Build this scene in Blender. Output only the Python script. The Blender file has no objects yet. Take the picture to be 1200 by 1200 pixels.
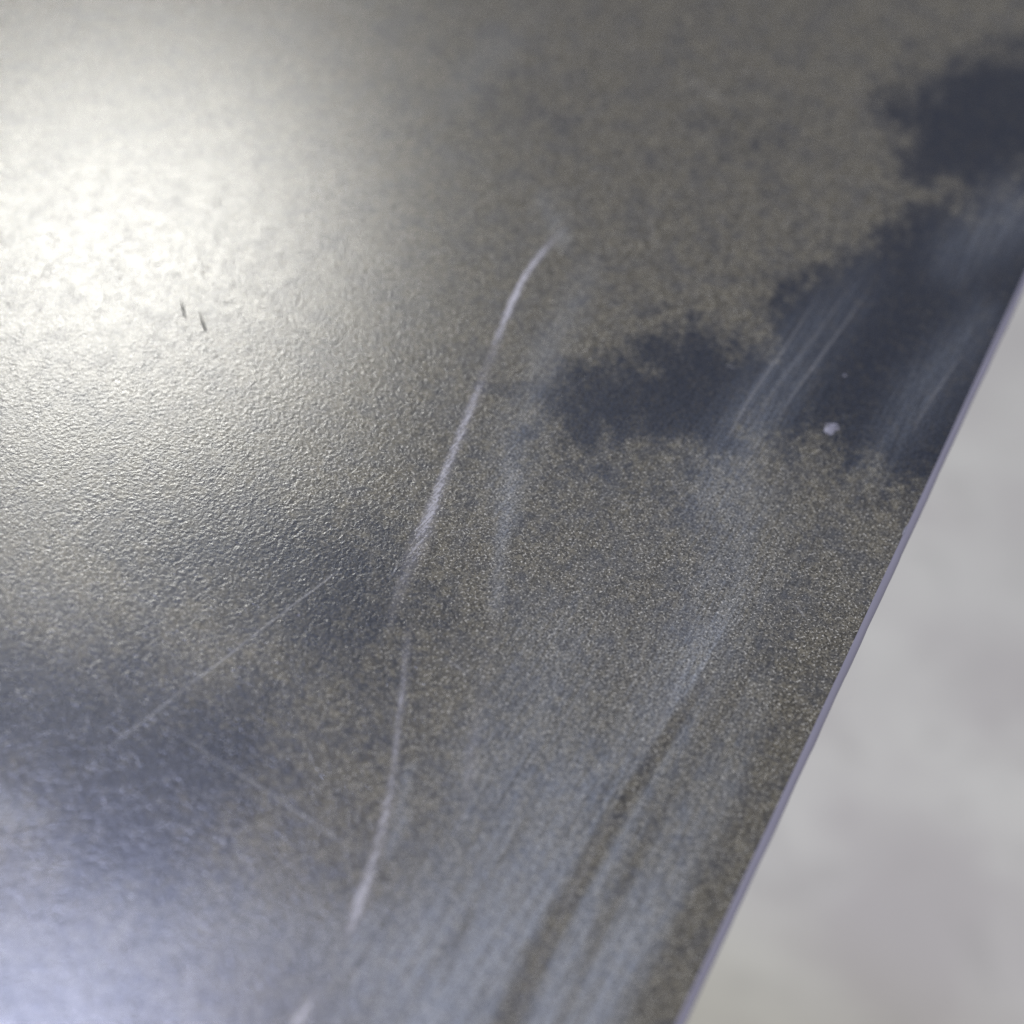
import bpy, math, random
import numpy as np
from mathutils import Vector, Matrix

random.seed(4)
rng = np.random.default_rng(4)
scene = bpy.context.scene
col = scene.collection

# ------------------------------------------------------------------ camera
BOARD_Z = 0.75                 # height of the panel's face above the floor
LENS, SENSOR = 70.0, 36.0
ELEV, ROLL, DIST = math.radians(45), math.radians(11), 0.45

target = Vector((0, 0, BOARD_Z))
cam_pos = target + Vector((0, -math.cos(ELEV), math.sin(ELEV))) * DIST
fwd = (target - cam_pos).normalized()
right0 = fwd.cross(Vector((0, 0, 1))).normalized()
up0 = right0.cross(fwd)
# the horizon dips to the right in the picture
right = right0 * math.cos(ROLL) + up0 * math.sin(ROLL)
up = up0 * math.cos(ROLL) - right0 * math.sin(ROLL)
cd = bpy.data.cameras.new('camera')
cam = bpy.data.objects.new('camera', cd)
col.objects.link(cam)
cam.matrix_world = Matrix((
    (right.x, up.x, -fwd.x, cam_pos.x),
    (right.y, up.y, -fwd.y, cam_pos.y),
    (right.z, up.z, -fwd.z, cam_pos.z),
    (0, 0, 0, 1)))
cd.lens, cd.sensor_width = LENS, SENSOR
cd.clip_start, cd.clip_end = 0.01, 100
cd.dof.use_dof = True
cd.dof.focus_distance = 0.442
cd.dof.aperture_fstop = 6.8
cd.dof.aperture_blades = 0
scene.camera = cam
FPX = 1200 * LENS / SENSOR     # focal length in photo pixels


def ray(px, py):
    d = fwd + right * ((px - 600) / FPX) - up * ((py - 600) / FPX)
    return d.normalized()


def on_board(px, py):
    d = ray(px, py)
    return cam_pos + d * ((BOARD_Z - cam_pos.z) / d.z)


# ------------------------------------------------------------------ world and lamps
world = bpy.data.worlds.new('World')
scene.world = world
world.use_nodes = True
bg = world.node_tree.nodes['Background']
bg.inputs['Color'].default_value = (0.99, 0.985, 1.0, 1)
bg.inputs['Strength'].default_value = 0.165


def area_lamp(name, px, py, dist, sx, sy, watts, colour, spin=0.0):
    """A lamp standing where its mirror image falls on the given spot of the panel."""
    p = on_board(px, py)
    r = ray(px, py)
    r.z = -r.z
    ld = bpy.data.lights.new(name, 'AREA')
    ld.shape = 'ELLIPSE'
    ld.size, ld.size_y, ld.energy, ld.color = sx, sy, watts, colour
    lo = bpy.data.objects.new(name, ld)
    col.objects.link(lo)
    lo.location = p + r * dist
    lo.rotation_euler = ((-r).to_track_quat('-Z', 'Y').to_matrix() @ Matrix.Rotation(spin, 3, 'Z')).to_euler()
    return lo


area_lamp('lamp_warm', 128, 300, 2.2, 0.60, 0.27, 15.0, (1.0, 0.99, 0.925))
area_lamp('lamp_soft', -80, 490, 2.6, 0.5, 0.3, 3.0, (1.0, 1.0, 0.97))
area_lamp('window_light', -30, 1345, 2.4, 0.52, 0.24, 26, (0.64, 0.69, 1.0))
ld = bpy.data.lights.new('fill_lamp', 'AREA')           # added fill lamp behind the camera, brightens floor and panel
ld.shape, ld.size, ld.energy, ld.color = 'DISK', 1.1, 47, (1.0, 0.985, 0.965)
fill = bpy.data.objects.new('fill_lamp', ld)
col.objects.link(fill)
fill.location = (1.0, -1.1, 2.6)
fill.rotation_euler = (Vector((0.25, 0.0, 0.4)) - fill.location).to_track_quat('-Z', 'Y').to_euler()

scene.view_settings.view_transform = 'Standard'
scene.view_settings.look = 'None'
scene.view_settings.gamma = 1
scene.view_settings.exposure = 0
scene.cycles.use_denoising = True
scene.cycles.denoiser = 'OPENIMAGEDENOISE'
scene.cycles.denoising_input_passes = 'RGB_ALBEDO_NORMAL'
scene.cycles.denoising_prefilter = 'NONE'
scene.cycles.use_adaptive_sampling = False
scene.cycles.transparent_max_bounces = 16
scene.cycles.max_bounces = 5


# ------------------------------------------------------------------ node helpers
class NT:
    def __init__(self, name):
        self.m = bpy.data.materials.new(name)
        self.m.use_nodes = True
        self.t = self.m.node_tree
        self.t.nodes.clear()

    def n(self, kind, **kw):
        nd = self.t.nodes.new(kind)
        for k, v in kw.items():
            if k.startswith('i_'):
                nd.inputs[k[2:].replace('_', ' ')].default_value = v
            else:
                setattr(nd, k, v)
        return nd

    def l(self, a, b):
        self.t.links.new(a, b)

    def val(self, x, sock):
        if isinstance(x, (int, float)):
            sock.default_value = x
        else:
            self.l(x, sock)

    def math(self, op, a, b=0.0, c=None, clamp=False):
        nd = self.t.nodes.new('ShaderNodeMath')
        nd.operation = op
        nd.use_clamp = clamp
        self.val(a, nd.inputs[0])
        self.val(b, nd.inputs[1])
        if c is not None:
            self.val(c, nd.inputs[2])
        return nd.outputs[0]

    def mix(self, f, a, b):
        nd = self.t.nodes.new('ShaderNodeMix')
        nd.data_type = 'RGBA'
        self.val(f, nd.inputs[0])
        for x, s in ((a, nd.inputs[6]), (b, nd.inputs[7])):
            if isinstance(x, tuple):
                s.default_value = (*x, 1)
            else:
                self.l(x, s)
        return nd.outputs[2]

    def step(self, x, lo, hi, a=0.0, b=1.0):
        nd = self.t.nodes.new('ShaderNodeMapRange')
        nd.interpolation_type = 'SMOOTHSTEP'
        self.l(x, nd.inputs[0])
        nd.inputs[1].default_value, nd.inputs[2].default_value = lo, hi
        nd.inputs[3].default_value, nd.inputs[4].default_value = a, b
        return nd.outputs[0]

    def coords(self, scale=(1, 1, 1), rot=0.0):
        tc = self.t.nodes.new('ShaderNodeTexCoord')
        mp = self.t.nodes.new('ShaderNodeMapping')
        mp.inputs['Scale'].default_value = scale
        if rot:
            m0 = self.t.nodes.new('ShaderNodeMapping')
            m0.inputs['Rotation'].default_value = (0, 0, rot)
            self.l(tc.outputs['Object'], m0.inputs[0])
            self.l(m0.outputs[0], mp.inputs[0])
        else:
            self.l(tc.outputs['Object'], mp.inputs[0])
        return mp.outputs[0]

    def noise(self, vec, scale, detail=2.0, rough=0.5, dist=0.0):
        nd = self.n('ShaderNodeTexNoise', i_Scale=scale, i_Detail=detail, i_Roughness=rough, i_Distortion=dist)
        self.l(vec, nd.inputs['Vector'])
        return nd.outputs['Fac']

    def attr(self, name):
        return self.n('ShaderNodeAttribute', attribute_name=name).outputs['Fac']

    def out(self, sh):
        o = self.t.nodes.new('ShaderNodeOutputMaterial')
        self.l(sh, o.inputs['Surface'])
        return self.m


# ------------------------------------------------------------------ panel frame: u along the edge, v inward
E0, E1 = on_board(1200, 322), on_board(796, 1190)
u_dir = (E0 - E1).normalized()                      # away from the camera, along the edge
v_dir = Vector((0, 0, 1)).cross(u_dir)              # to the left, into the panel
if v_dir.dot(on_board(300, 600) - E1) < 0:
    v_dir = -v_dir
origin = E1.copy()
panel_mat = Matrix((
    (u_dir.x, v_dir.x, 0, origin.x),
    (u_dir.y, v_dir.y, 0, origin.y),
    (0, 0, 1, BOARD_Z),
    (0, 0, 0, 1)))
panel_inv = panel_mat.inverted()


def local(px, py):
    p = panel_inv @ on_board(px, py)
    return (p.x, p.y)


_a, _b = local(600, 1080), local(880, 590)
STREAK = math.atan2(_b[1] - _a[1], _b[0] - _a[0])   # direction in which the face was wiped


def to_photo(U, V):
    """photo pixels of points of the panel's face (numpy arrays)"""
    X = origin.x + u_dir.x * U + v_dir.x * V - cam_pos.x
    Y = origin.y + u_dir.y * U + v_dir.y * V - cam_pos.y
    Z = BOARD_Z - cam_pos.z
    dz = np.maximum(X * fwd.x + Y * fwd.y + Z * fwd.z, 0.05)
    return (600 + FPX * (X * right.x + Y * right.y + Z * right.z) / dz,
            600 - FPX * (X * up.x + Y * up.y + Z * up.z) / dz)


corners = [local(*c) for c in ((0, 0), (1200, 0), (0, 1200), (1200, 330), (796, 1200))]
u_lo, u_hi = min(c[0] for c in corners) - .01, max(c[0] for c in corners) + .01
v_hi = max(c[1] for c in corners) + .01
CHAMFER = 0.0018
THICK = 0.010
STEP = 0.0006


def axis(lo, hi, far_lo, far_hi):
    core = np.linspace(lo, hi, int((hi - lo) / STEP))
    pre = lo - (lo - far_lo) * (np.linspace(1, 0, 40, endpoint=False) ** 1.6) if far_lo < lo else np.array([])
    post = hi + (far_hi - hi) * (np.linspace(0, 1, 41)[1:] ** 1.6)
    return np.concatenate([pre, core, post])


us = axis(u_lo, u_hi, -0.16, 0.60)
vs = axis(0.0, v_hi, 0.0, 0.50)
U, V = np.meshgrid(us, vs)
PX, PY = to_photo(U, V)


def lattice(scale, seed):
    g = np.random.default_rng(seed).random((64, 64))
    x, y = (PX + 4000) / scale, (PY + 4000) / scale
    xi, yi = np.floor(x).astype(int), np.floor(y).astype(int)
    fx, fy = x - xi, y - yi
    fx, fy = fx * fx * (3 - 2 * fx), fy * fy * (3 - 2 * fy)
    a, b = g[yi % 64, xi % 64], g[yi % 64, (xi + 1) % 64]
    c, d = g[(yi + 1) % 64, xi % 64], g[(yi + 1) % 64, (xi + 1) % 64]
    return (a + (b - a) * fx) * (1 - fy) + (c + (d - c) * fx) * fy - 0.5


WX = lattice(95, 1) * 46 + lattice(40, 2) * 34 + lattice(17, 3) * 32 + lattice(8, 7) * 16
WY = lattice(95, 4) * 46 + lattice(40, 5) * 34 + lattice(17, 6) * 32 + lattice(8, 8) * 16


# ---- marks of the print and of wear, as smooth fields in the panel's own plane
def poly_field(pts, soft):
    QX, QY = PX + WX, PY + WY
    pts = np.array(pts, float)
    d = np.full(QX.shape, 1e9)
    inside = np.zeros(QX.shape, bool)
    n = len(pts)
    for i in range(n):
        a, b = pts[i], pts[(i + 1) % n]
        e = b - a
        t = np.clip(((QX - a[0]) * e[0] + (QY - a[1]) * e[1]) / (e @ e), 0, 1)
        d = np.minimum(d, np.hypot(QX - a[0] - t * e[0], QY - a[1] - t * e[1]))
        cond = (a[1] > QY) != (b[1] > QY)
        with np.errstate(divide='ignore', invalid='ignore'):
            xi = a[0] + (QY - a[1]) / (b[1] - a[1] + 1e-9) * e[0]
        inside ^= cond & (QX < xi)
    sd = np.where(inside, -d, d)
    return np.clip(0.5 - sd / (2 * soft), 0, 1)


def stroke(pts, widths, amps, power=2.0):
    """soft brush stroke; widths (half) and strength interpolated along it"""
    best = np.zeros(PX.shape)
    for i in range(len(pts) - 1):
        a, b = np.array(pts[i], float), np.array(pts[i + 1], float)
        e = b - a
        t = np.clip(((PX - a[0]) * e[0] + (PY - a[1]) * e[1]) / (e @ e), 0, 1)
        d = np.hypot(PX - a[0] - t * e[0], PY - a[1] - t * e[1])
        w = widths[i] + (widths[i + 1] - widths[i]) * t
        am = amps[i] + (amps[i + 1] - amps[i]) * t
        best = np.maximum(best, am * np.exp(-(d / w) ** power))
    return best


stain = np.zeros(PX.shape)
for pts, soft, amp in (
    ([(1028, 98), (1075, 85), (1120, 62), (1230, 40), (1300, 60), (1300, 200), (1190, 185), (1150, 205), (1108, 190),
      (1088, 196), (1045, 172), (1050, 140)], 36, 1.05),
    ([(1085, 232), (1040, 262), (1000, 275), (962, 305), (935, 330), (905, 352), (900, 388), (860, 408), (770, 385),
      (722, 410), (680, 435), (585, 472), (610, 505), (730, 520), (780, 530), (850, 520), (900, 482), (950, 486),
      (985, 520), (1030, 560), (1080, 596), (1150, 520), (1300, 250), (1300, 215), (1180, 225), (1130, 240)], 40, 1.08),
    ([(130, 650), (210, 590), (320, 575), (420, 590), (470, 650), (490, 745), (450, 800), (370, 780), (290, 740), (180, 720)], 90, 0.86),
    ([(-120, 770), (20, 735), (120, 735), (190, 800), (310, 790), (330, 900), (270, 970), (200, 1060), (110, 1040),
      (30, 930), (-120, 880)], 85, 1.0),
    ([(1095, 185), (1320, 185), (1320, 260), (1180, 250), (1090, 238)], 34, 0.92),
    ([(640, 500), (790, 540), (770, 610), (660, 580)], 70, 0.5),
    ([(330, 760), (470, 780), (460, 900), (330, 930), (260, 860)], 90, 0.45),
    ([(560, 830), (650, 850), (600, 960), (540, 930)], 80, 0.36),
    ([(540, 60), (680, 110), (660, 150), (560, 160)], 70, 0.40),
    ([(860, 120), (930, 150), (900, 200), (850, 180)], 60, 0.42),
    ([(480, 500), (560, 520), (520, 590), (450, 560)], 60, 0.42),
    ([(700, 880), (790, 900), (760, 1000), (690, 980)], 60, 0.36),
    ([(-300, 180), (-120, 240), (-160, 420), (-320, 380)], 60, 0.8),
    ([(500, -180), (700, -220), (820, -110), (640, -60)], 60, 0.8),
    ([(1150, -190), (1330, -220), (1360, -90), (1200, -80)], 60, 0.8),
    ([(150, 1330), (330, 1300), (370, 1420), (210, 1480)], 60, 0.8),
):
    stain = np.maximum(stain, amp * poly_field(pts, soft))

haze = np.zeros(PX.shape)
for pts, w, a, *pw in (
    ([(1015, 325), (945, 400), (890, 480), (840, 570)], (30, 36, 38, 40), (.10, .27, .34, .32)),
    ([(1150, 370), (1080, 460), (1020, 550)], (24, 32, 24), (.22, .30, .16)),
    ([(1190, 250), (1120, 300)], (40, 34), (.34, .26)),
    ([(880, 600), (840, 730), (770, 850), (690, 960), (600, 1080), (530, 1200), (480, 1300)],
     (46, 46, 52, 64, 84, 100, 110), (.18, .36, .40, .50, .80, .98, .95)),
    ([(840, 740), (790, 850), (745, 930), (690, 1040), (640, 1200)], (14, 16, 18, 20, 24), (.30, .50, .58, .62, .7)),
    ([(895, 800), (850, 900), (785, 1020), (705, 1150), (640, 1290)], (20, 28, 34, 42, 52), (.12, .30, .48, .80, .92), 4.0),
    ([(640, 760), (600, 900), (540, 1010), (470, 1120)], (60, 70, 60, 50), (.22, .35, .35, .40)),
    ([(690, 320), (640, 420), (605, 520), (590, 600)], (18, 22, 26, 24), (.18, .26, .28, .16)),
    ([(480, 900), (468, 960), (455, 1000)], (7, 9, 7), (.35, .4, .2)),
    ([(600, 560), (588, 640), (580, 720)], (10, 10, 9), (.25, .3, .2)),
    ([(640, 560), (800, 620), (960, 660)], (120, 120, 110), (.10, .16, .12)),
    ([(700, 760), (640, 900)], (110, 110), (.16, .14)),
    ([(0, 950), (40, 955)], (20, 14), (.4, .2)),
    ([(540, 110), (580, 60), (620, 20)], (22, 26, 20), (.10, .14, .05)),
    ([(640, 240), (660, 280)], (16, 12), (.2, .3)),
    ([(40, 1150), (260, 1080), (420, 1120)], (90, 60, 60), (.30, .25, .3)),
):
    haze = 1 - (1 - haze) * (1 - stroke(pts, w, a, pw[0] if pw else 2.0))
gap = stroke([(858, 735), (822, 800), (780, 868), (738, 930), (692, 1010), (642, 1100), (585, 1215), (540, 1300)],
             (5, 8, 11, 13, 15, 16, 19, 22), (.2, .7, .95, .95, 1, .95, .9, .8), 4.0)
gap = np.maximum(gap, stroke([(772, 945), (735, 1030), (655, 1200)], (5, 7, 9), (.4, .65, .55)))
gap = np.maximum(gap, stroke([(620, 960), (560, 1050), (520, 1150)], (4, 5, 6), (.3, .45, .3)))
haze *= 1 - gap


# ------------------------------------------------------------------ materials
GOLD, FLECK_GLINT, BROWN = (.118, .108, .084), (.41, .398, .365), (.035, .033, .029)
NAVY, NAVY2, NAVY3 = (.0105, .0130, .0205), (.021, .029, .051), (.040, .045, .060)
HAZE = (.30, .335, .40)


def grain(k, pc):
    """height of the pebbled laminate grain (metres are the unit of the coordinates)"""
    a = k.noise(pc, 980, 2.0, 0.5, 0.35)
    b = k.noise(pc, 1900, 1.0, 0.5)
    return k.math('ADD', k.math('MULTIPLY', a, 0.84), k.math('MULTIPLY', b, 0.16))


def board_material():
    k = NT('slate_laminate')
    pc = k.coords()
    big = k.noise(pc, 26, 3.0, 0.55)
    mid = k.noise(pc, 95, 3.0, 0.6)
    med = k.noise(pc, 270, 3.0, 0.6, 0.2)
    fine = k.noise(pc, 1500, 3.0, 0.7, 0.3)
    fine2 = k.noise(k.coords((1, 1, 1), 0.7), 1700, 2.0, 0.6)
    leafy0 = k.noise(pc, 520, 2.0, 0.6, 0.8)
    st = k.attr('stain')
    # broken edge of the dark cloud
    s = k.math('ADD', st, k.math('MULTIPLY', k.math('SUBTRACT', mid, 0.5), 0.7))
    s = k.math('ADD', s, k.math('MULTIPLY', k.math('SUBTRACT', leafy0, 0.5), 0.9))
    s = k.math('ADD', s, k.math('MULTIPLY', k.math('SUBTRACT', fine, 0.5), 0.8))
    s = k.math('ADD', s, k.math('MULTIPLY', k.math('SUBTRACT', med, 0.5), 0.75))
    s = k.math('ADD', s, k.math('MULTIPLY', k.math('SUBTRACT', big, 0.5), 0.6))
    dark = k.step(s, 0.02, 0.98)
    warm = k.mix(k.step(fine, 0.40, 0.60), BROWN, GOLD)
    warm = k.mix(k.step(fine2, 0.56, 0.68), warm, FLECK_GLINT)  # pale flecks: printed speckle, with glints off the relief painted in
    leafy = k.noise(pc, 520, 2.0, 0.6, 0.8)
    warm = k.mix(k.step(leafy, 0.50, 0.66, 0, 0.55), warm, BROWN)
    warm = k.mix(k.step(leafy, 0.34, 0.46, 0.35, 0), warm, (.165, .150, .114))
    warm = k.mix(k.math('MULTIPLY', k.step(k.math('ADD', k.math('MULTIPLY', mid, 0.55), k.math('MULTIPLY', med, 0.45)), 0.42, 0.64), 0.36), warm, NAVY3)
    cold = k.mix(k.step(fine, 0.40, 0.70), NAVY, NAVY2)
    cold = k.mix(k.math('MULTIPLY', k.step(k.math('ADD', k.math('MULTIPLY', fine2, 0.6), k.math('MULTIPLY', med, 0.4)), 0.51, 0.62), 0.34), cold, (.085, .074, .055))
    base = k.mix(k.math('MULTIPLY', dark, 0.94), warm, cold)
    # wiped-on film with fine parallel streaks
    st1 = k.noise(k.coords((3.0, 60, 1), -STREAK), 9, 3.0, 0.65)
    st2 = k.noise(k.coords((2.5, 90, 1), -STREAK), 17, 3.0, 0.65)
    stre = k.math('ADD', k.math('MULTIPLY', k.step(st1, 0.40, 0.58), 0.45), k.math('MULTIPLY', k.step(st2, 0.43, 0.56), 0.55))
    hz = k.attr('haze')
    film = k.math('MULTIPLY', hz, k.math('ADD', 0.40, k.math('MULTIPLY', stre, 0.70)))
    film = k.math('MULTIPLY', film, k.math('ADD', 0.45, k.math('MULTIPLY', k.step(fine, 0.38, 0.62), 0.95)), clamp=True)
    film = k.math('MULTIPLY', film, 0.48)
    base = k.mix(film, base, HAZE)
    h = grain(k, pc)
    bp = k.n('ShaderNodeBump', i_Strength=1.0, i_Distance=0.000092)
    h = k.math('MULTIPLY', k.math('SUBTRACT', h, 0.5), k.math('ADD', 0.55, k.math('MULTIPLY', k.step(med, 0.3, 0.7), 0.75)))
    k.l(h, bp.inputs['Height'])
    bs = k.n('ShaderNodeBsdfPrincipled')
    k.l(base, bs.inputs['Base Color'])
    rgh = k.math('ADD', 0.225, k.math('MULTIPLY', film, 0.25))
    rgh = k.math('ADD', rgh, k.math('MULTIPLY', k.math('SUBTRACT', mid, 0.5), 0.06))
    k.l(rgh, bs.inputs['Roughness'])
    bs.inputs['IOR'].default_value = 1.52
    k.l(bp.outputs[0], bs.inputs['Normal'])
    return k.out(bs.outputs[0])


def scuff_material(name, colour, strength, breakup=0.5, rough=0.55, relief=True):
    """scraped laminate: torn pale film that lets the print show through where it thins out"""
    k = NT(name)
    pc = k.coords()
    lines = k.noise(k.coords((3, 60, 1), 0.10), 30, 3.0, 0.6)
    fine = k.noise(pc, 1100, 2.0, 0.6)
    c = k.attr('cover')
    # the scrape takes the tops of the grain first: where it thins out only the peaks are white
    g = k.math('ADD', k.math('MULTIPLY', lines, 0.45), k.math('ADD', k.math('MULTIPLY', fine, 0.3), k.math('MULTIPLY', grain(k, pc), 0.25)))
    f = k.step(k.math('ADD', k.math('SUBTRACT', g, 0.5), k.math('MULTIPLY', k.math('SUBTRACT', c, 0.42), 0.55)), -0.10, 0.10)
    f = k.math('ADD', k.math('MULTIPLY', c, 1 - breakup), k.math('MULTIPLY', k.math('MULTIPLY', f, breakup), k.math('POWER', c, 0.5)))
    f = k.math('MULTIPLY', f, strength, clamp=True)
    bs = k.n('ShaderNodeBsdfPrincipled', i_Roughness=rough)
    bs.inputs['Base Color'].default_value = (*colour, 1)
    bs.inputs['Specular IOR Level'].default_value = 0.35
    if relief:
        bp = k.n('ShaderNodeBump', i_Strength=0.8, i_Distance=0.0002)
        k.l(grain(k, pc), bp.inputs['Height'])
        k.l(bp.outputs[0], bs.inputs['Normal'])
    tr = k.n('ShaderNodeBsdfTransparent')
    mx = k.n('ShaderNodeMixShader')
    k.l(f, mx.inputs[0])
    k.l(tr.outputs[0], mx.inputs[1])
    k.l(bs.outputs[0], mx.inputs[2])
    return k.out(mx.outputs[0])


def edge_material():
    k = NT('lavender_edge')
    pc = k.coords((6, 60, 60))
    a = k.noise(pc, 16, 3.0, 0.6)
    b = k.noise(k.coords(), 1500, 2.0, 0.5)
    c = k.mix(a, (.140, .136, .180), (.180, .175, .226))
    c = k.mix(k.step(b, 0.62, 0.75, 0, 0.35), c, (.14, .135, .18))
    bs = k.n('ShaderNodeBsdfPrincipled', i_Roughness=0.55)
    k.l(c, bs.inputs['Base Color'])
    return k.out(bs.outputs[0])


def floor_material():
    k = NT('pale_concrete')
    pc = k.coords()
    a = k.noise(pc, 8, 3.0, 0.5)
    b = k.noise(pc, 16, 3.0, 0.55, 0.4)
    d = k.noise(pc, 240, 3.0, 0.6)
    e = k.noise(pc, 3, 2.0, 0.5)
    c = k.mix(k.step(a, 0.32, 0.68), (.435, .415, .405), (.560, .553, .522))
    c = k.mix(k.math('MULTIPLY', k.step(b, 0.48, 0.70), 0.55), c, (.365, .350, .338))
    c = k.mix(k.math('MULTIPLY', k.step(e, 0.42, 0.62), 0.35), c, (.56, .56, .53))
    c = k.mix(k.step(d, 0.60, 0.74, 0, 0.35), c, (.27, .265, .26))
    bp = k.n('ShaderNodeBump', i_Strength=0.5, i_Distance=0.001)
    k.l(d, bp.inputs['Height'])
    bs = k.n('ShaderNodeBsdfPrincipled', i_Roughness=0.75)
    k.l(c, bs.inputs['Base Color'])
    k.l(bp.outputs[0], bs.inputs['Normal'])
    return k.out(bs.outputs[0])


# ------------------------------------------------------------------ floor
def mesh_obj(name, verts, faces, mat, parent=None, smooth=False):
    me = bpy.data.meshes.new(name)
    me.from_pydata(verts, [], faces)
    if smooth:
        me.shade_smooth()
    me.materials.append(mat)
    o = bpy.data.objects.new(name, me)
    col.objects.link(o)
    if parent is not None:
        o.parent = parent
    return o


N = 24
fv, ff = [], []
for j in range(N + 1):
    for i in range(N + 1):
        x, y = -6 + 12 * i / N, -6 + 12 * j / N
        fv.append((x, y, 0.0015 * math.sin(x * 1.7 + y) * math.cos(y * 1.3)))
for j in range(N):
    for i in range(N):
        a = j * (N + 1) + i
        ff.append((a, a + 1, a + N + 2, a + N + 1))
floor = mesh_obj('floor', fv, ff, floor_material(), smooth=True)
floor['kind'] = 'structure'
floor['label'] = 'pale grey mottled concrete floor, out of focus below the dark panel'

# ------------------------------------------------------------------ the panel
nu, nv = len(us), len(vs)
co = np.zeros((nu * nv, 3), np.float32)
co[:, 0] = U.ravel()
co[:, 1] = V.ravel()
idx = np.arange(nu * nv).reshape(nv, nu)
quads = np.stack([idx[:-1, :-1], idx[:-1, 1:], idx[1:, 1:], idx[1:, :-1]], -1).reshape(-1, 4)
# underside and the three plain sides (the fourth side carries the edge band)
ub, ue, ve = us[0], us[-1], vs[-1]
base = nu * nv
co = np.concatenate([co, np.array([
    (ub, 0, -THICK), (ue, 0, -THICK), (ue, ve, -THICK), (ub, ve, -THICK)], np.float32)])
loops = quads.ravel().tolist()
sizes = [4] * len(quads)
for f in (
    [base + 3, base + 2, base + 1, base],
    [base + 1, base + 2] + idx[::-1, -1].tolist(),
    [base + 2, base + 3] + idx[-1, :].tolist(),
    [base + 3, base] + idx[:, 0].tolist(),
    [base, base + 1] + idx[0, ::-1].tolist(),
):
    loops += f
    sizes.append(len(f))
me = bpy.data.meshes.new('laminate_panel')
me.vertices.add(len(co))
me.vertices.foreach_set('co', co.ravel())
me.loops.add(len(loops))
me.loops.foreach_set('vertex_index', np.array(loops, np.int32))
me.polygons.add(len(sizes))
starts = np.concatenate([[0], np.cumsum(sizes)[:-1]]).astype(np.int32)
me.polygons.foreach_set('loop_start', starts)
for nm, fld in (('stain', stain), ('haze', haze)):
    at = me.attributes.new(nm, 'FLOAT', 'POINT')
    at.data.foreach_set('value', np.concatenate([fld.ravel(), np.zeros(4)]).astype(np.float32))
me.update(calc_edges=True)
me.validate()
me.materials.append(board_material())
panel = bpy.data.objects.new('laminate_panel', me)
col.objects.link(panel)
panel.matrix_world = panel_mat
panel['label'] = 'dark slate-patterned laminate panel, scratched and glossy, with a pale lavender edge'
panel['category'] = 'tabletop'

# edge band: a small rounded-over chamfer, then the upright face
prof = [(0.0, 0.0)]
for i in range(7):
    a = math.radians(15 + 75 * i / 6 * 0.72)
    prof.append((-CHAMFER * math.sin(a), -CHAMFER * (1 - math.cos(a)) * 0.9 - 0.00005))
prof += [(prof[-1][0] + 0.0012, prof[-1][1] - 0.0014), (prof[-1][0] + 0.0014, -THICK + 0.0006), (-0.0001, -THICK)]
NE = 260
ev, ef = [], []
eu = np.linspace(ub, ue, NE + 1)
for i, uu in enumerate(eu):
    w = 0.00004 * math.sin(uu * 230) + 0.00003 * math.sin(uu * 71 + 1) + random.uniform(-.00004, .00004)
    for j, (v, z) in enumerate(prof):
        ev.append((uu, v + (w if 0 < j < len(prof) - 1 else 0), z))
m = len(prof)
for i in range(NE):
    for j in range(m - 1):
        a = i * m + j
        ef.append((a, a + 1, a + m + 1, a + m))
ef += [tuple(range(m - 1, -1, -1)), tuple(NE * m + j for j in range(m))]
band = mesh_obj('edge_band', ev, ef, edge_material(), panel, smooth=False)
band['label'] = 'thin pale lavender edge band along the right side of the panel'

# ------------------------------------------------------------------ scratches and specks on the face
M_scuff = scuff_material('scraped_white', (.47, .465, .51), 1.0, 0.7)
M_hair = scuff_material('hairline_white', (.60, .60, .62), 1.0, 0.6)
M_nick = scuff_material('dull_nick', (.05, .05, .05), 1.0, 0.15, 0.95, False)


def catmull(pts, n=6):
    P = [np.array(p, float) for p in pts]
    P = [2 * P[0] - P[1]] + P + [2 * P[-1] - P[-2]]
    out = []
    for i in range(1, len(P) - 2):
        for s in range(n):
            t = s / n
            out.append(0.5 * ((2 * P[i]) + (P[i + 1] - P[i - 1]) * t + (2 * P[i - 1] - 5 * P[i] + 4 * P[i + 1] - P[i + 2]) * t * t
                              + (3 * P[i] - P[i - 1] - 3 * P[i + 1] + P[i + 2]) * t ** 3))
    out.append(P[-2])
    return np.array(out)


lift = [0.00004]


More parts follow.
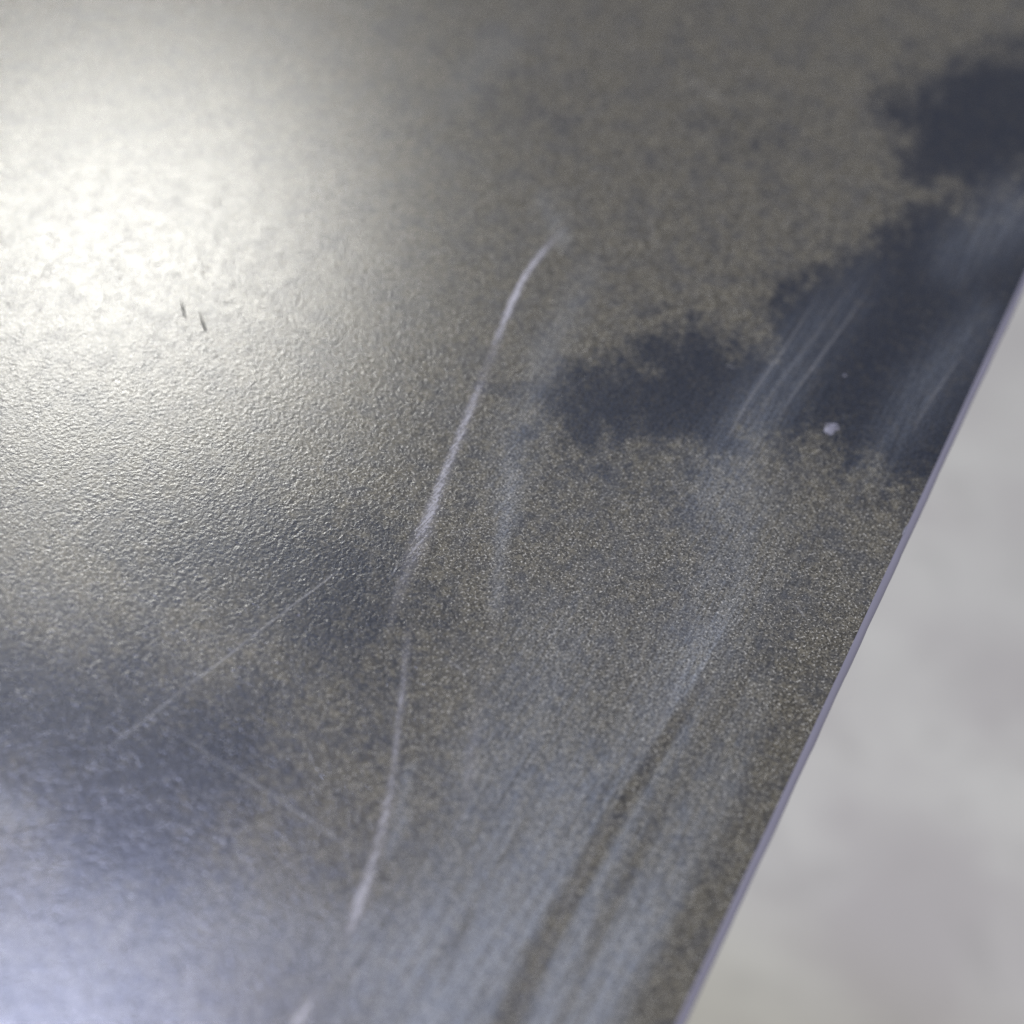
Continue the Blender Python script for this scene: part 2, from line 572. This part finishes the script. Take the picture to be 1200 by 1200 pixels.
def scratch(name, pts, mat, label=None, jitter=0.4, n=6, sharp=1.6):
    """pts: (px, py, half width in px, cover) along the mark; a low ridge lying on the face"""
    path = catmull(pts, n)
    cross = np.linspace(-1, 1, 9)
    verts, cover = [], []
    lift[0] += 0.000004
    side_amp = rng.uniform(-1, 1, (len(path), 2))
    for i, p in enumerate(path):
        q0, q1 = path[max(i - 1, 0)], path[min(i + 1, len(path) - 1)]
        t = (q1 - q0)[:2]
        t /= np.linalg.norm(t) + 1e-9
        nrm = np.array([-t[1], t[0]])
        for c in cross:
            w = max(p[2], 0.4) * (1.45 if mat is M_scuff else 1.4) * (1 + jitter * 0.35 * (side_amp[i, 0] if c < 0 else side_amp[i, 1]))
            x, y = local(*(p[:2] + nrm * c * w))
            k = max(0.0, 1 - abs(c) ** sharp)
            kc = (1 - max(c, 0.0) ** 3.5) * (1 - max(-c, 0.0) ** 0.9) if mat is M_scuff else k ** 1.1
            verts.append((x, y, lift[0] + 0.00004 * k))
            cover.append(max(0.0, min(1.0, p[3])) * kc)
    k = len(cross)
    faces = []
    for i in range(len(path) - 1):
        for j in range(k - 1):
            a = i * k + j
            faces.append((a, a + 1, a + k + 1, a + k))
    o = mesh_obj(name, verts, faces, mat, panel, smooth=True)
    at = o.data.attributes.new('cover', 'FLOAT', 'POINT')
    at.data.foreach_set('value', np.array(cover, np.float32))
    if label:
        o['label'] = label
    return o


scratch('scratch', [(664, 266, 4, .10), (642, 290, 5, .40), (618, 322, 4.5, .52), (600, 358, 5, .56), (585, 395, 5.5, .40),
                    (573, 430, 6.5, .26), (558, 468, 6.5, .42), (542, 507, 6.5, .44), (527, 545, 7, .44), (514, 580, 8, .47),
                    (503, 612, 9.5, .44), (490, 645, 11, .34), (476, 680, 9, .29), (463, 712, 6, .22), (456, 748, 3, .05)],
        M_scuff, 'long curved white scuff, the brightest scratch in the middle of the panel')
scratch('scratch', [(481, 728, 4, .05), (477, 760, 5, .26), (474, 800, 5, .34), (469, 840, 4.5, .36), (465, 880, 5, .36),
                    (460, 920, 6, .36), (452, 960, 7, .42), (442, 1000, 7, .42), (432, 1035, 8, .50), (420, 1068, 8.5, .52),
                    (411, 1092, 7, .38), (404, 1112, 5, .02)],
        M_scuff, 'lower white scuff that carries on below the long curved scratch')
scratch('scratch', [(604, 545, 5, .01), (590, 620, 5, .05), (583, 690, 6, .06), (577, 750, 7, .06), (568, 800, 7, .09),
                    (560, 850, 7, .20), (553, 890, 8, .27), (548, 930, 7, .22), (543, 975, 6, .02)],
        M_scuff, 'faint pale scuff right of the long curved scratch')
scratch('scratch', [(372, 1158, 7, .04), (364, 1175, 8, .45), (352, 1198, 10, .55), (330, 1240, 9, .1)],
        M_scuff, 'short pale scuff at the near end of the panel')
scratch('scratch', [(402, 664, 1.0, .1), (385, 678, 1.4, .30), (340, 712, 1.7, .32), (300, 743, 1.8, .30), (258, 776, 1.9, .30), (215, 808, 2.0, .28),
                    (165, 848, 2.2, .34), (95, 900, 2.0, .05)],
        M_hair, 'straight hairline scratch across the dark cloud on the left')
scratch('scratch', [(205, 858, 2, .05), (250, 888, 2.6, .22), (300, 920, 2, .30), (350, 953, 2, .32), (395, 984, 2, .30), (446, 1018, 1.6, .05)],
        M_hair, 'faint hairline running down towards the lower white scuff')
for pts in (
    [(467, 657, 1.0, .2), (462, 670, 1.2, .4), (456, 680, 1.0, .1)],
    [(800, 94, 4, .03), (830, 108, 5, .09), (868, 130, 4, .03)],
    [(718, 584, 1.0, .1), (730, 590, 1.2, .25), (742, 597, 1.0, .1)],
    [(926, 704, 1.0, .1), (938, 717, 1.3, .3), (948, 730, 1.0, .1)],
    [(786, 560, 1.0, .1), (791, 572, 1.2, .28), (800, 585, 1.0, .1)],
    [(850, 428, 1.0, .1), (856, 430, 1.2, .25), (863, 432, 1.0, .1)],
    [(1128, 415, 1.2, .1), (1095, 462, 1.4, .25), (1068, 508, 1.2, .05)],
    [(520, 770, 1.4, .05), (535, 781, 1.6, .3), (552, 793, 1.4, .05)],
    [(0, 962, 2.5, .1), (22, 963, 3, .35), (45, 964, 2, .05)],
    [(5, 1012, 3, .1), (40, 1014, 3, .4), (74, 1017, 2.4, .05)],
    [(210, 1038, 3, .05), (222, 1025, 3, .2), (232, 1013, 2, .03)],
    [(100, 800, 2, .05), (130, 812, 2.2, .2), (150, 830, 2, .03)],
    [(768, 230, 3, .03), (763, 262, 4, .09), (768, 290, 3, .03)],
    [(835, 722, 2, .05), (800, 790, 2.2, .16), (765, 862, 2.4, .14), (735, 915, 2, .05)],
    [(720, 950, 2.5, .1), (690, 1010, 3, .2), (650, 1090, 3, .16), (610, 1180, 3, .1)],
    [(1000, 330, 1.5, .05), (955, 395, 2, .14), (905, 460, 2, .12), (880, 505, 1.5, .05)],
    [(1015, 345, 1.5, .05), (975, 400, 1.8, .22), (935, 455, 2, .2), (905, 500, 1.5, .05)],
    [(960, 345, 1.5, .05), (925, 400, 1.8, .2), (880, 465, 2, .25), (850, 520, 1.5, .05)],
):
    scratch('scratch', pts, M_hair)
for pts in (
    [(212, 349, 1.0, .25), (214, 360, 1.8, .6), (217, 371, 1.6, .55), (218, 374, .8, .1)],
    [(234, 366, 1.2, .35), (237, 377, 2.0, .62), (241, 387, 1.7, .58), (243, 391, .8, .1)],
    [(236, 314, 1.5, .1), (238, 322, 2.0, .28), (240, 332, 1.5, .1)],
    [(120, 334, 1.0, .1), (122, 345, 1.3, .26), (126, 358, 1.0, .06)],
):
    o = scratch('nick', pts, M_nick)


for _ in range(36):
    x0, y0 = rng.uniform(60, 1000), rng.uniform(380, 1120)
    if x0 > 1130 - 0.46 * (y0 - 320):
        continue
    a, L, bend = rng.uniform(0, math.pi), rng.uniform(18, 90), rng.uniform(-.12, .12)
    dx, dy = math.cos(a), math.sin(a)
    c = rng.uniform(.06, .16)
    pts = [(x0 + dx * L * t - dy * L * bend * math.sin(t * math.pi), y0 + dy * L * t + dx * L * bend * math.sin(t * math.pi),
            1.1, c * math.sin(math.pi * (t * .9 + .05))) for t in (0, .33, .66, 1)]
    if max(p[0] + 0.47 * (p[1] - 330) for p in pts) < 1170:
        scratch('scratch', pts, M_hair)


def speck_material():
    k = NT('dried_paint')
    f = k.noise(k.coords(), 900, 3.0, 0.6)
    c = k.mix(f, (.11, .11, .145), (.25, .25, .31))
    bs = k.n('ShaderNodeBsdfPrincipled', i_Roughness=0.5)
    k.l(c, bs.inputs['Base Color'])
    tr = k.n('ShaderNodeBsdfTransparent')
    mx = k.n('ShaderNodeMixShader')
    k.l(k.step(k.noise(k.coords(), 520, 2.0, 0.6), 0.30, 0.58, 0.25, 0.95), mx.inputs[0])
    k.l(tr.outputs[0], mx.inputs[1])
    k.l(bs.outputs[0], mx.inputs[2])
    return k.out(mx.outputs[0])


M_speck = speck_material()


def speck(name, px, py, rx, ry, h, ang=0.0, label=None, n=22):
    """an uneven little blob of dried paint or dust, wider than high"""
    verts = []
    rings = [(1.0, 0.0), (0.8, 0.55), (0.45, 0.9)]
    p1, p2, p3 = (random.uniform(0, 6.3) for _ in range(3))
    wob = [1 + .18 * math.sin(2 * math.pi * i / n * 2 + p1) + .12 * math.sin(2 * math.pi * i / n * 3 + p2)
           + .07 * math.sin(2 * math.pi * i / n * 5 + p3) for i in range(n)]
    for rr, zz in rings:
        for i in range(n):
            a = 2 * math.pi * i / n
            x0, y0 = rx * rr * wob[i] * math.cos(a), ry * rr * wob[i] * math.sin(a)
            x, y = local(px + x0 * math.cos(ang) - y0 * math.sin(ang), py + x0 * math.sin(ang) + y0 * math.cos(ang))
            verts.append((x, y, 0.00003 + h * zz * random.uniform(.8, 1.15) if zz else -0.00002))
    x, y = local(px, py)
    verts.append((x, y, h))
    faces = []
    for r in range(2):
        for i in range(n):
            faces.append((r * n + i, r * n + (i + 1) % n, (r + 1) * n + (i + 1) % n, (r + 1) * n + i))
    for i in range(n):
        faces.append((2 * n + i, 2 * n + (i + 1) % n, 3 * n))
    o = mesh_obj(name, verts, faces, M_speck, panel, smooth=True)
    if label:
        o['label'] = label
    return o


speck('paint_speck', 974, 502, 9.5, 6.5, 0.0003, 0.15, 'small pale lavender speck of dried paint on the dark cloud')
for px, py, r in ((990, 440, 1.9), (121, 940, 2.6), (350, 721, 1.9), (356, 1028, 2.2), (30, 1072, 2.5), (28, 1028, 2.2),
                  (920, 565, 1.3), (425, 1148, 2.2)):
    speck('dust_speck', px, py, r, r * .8, 0.00012, random.random(), n=8)
# knocked corner of the edge where the print has come away
speck('edge_chip', 1060, 622, 1.8, 6, 0.0001, 0.42, 'small white chip in the panel edge')
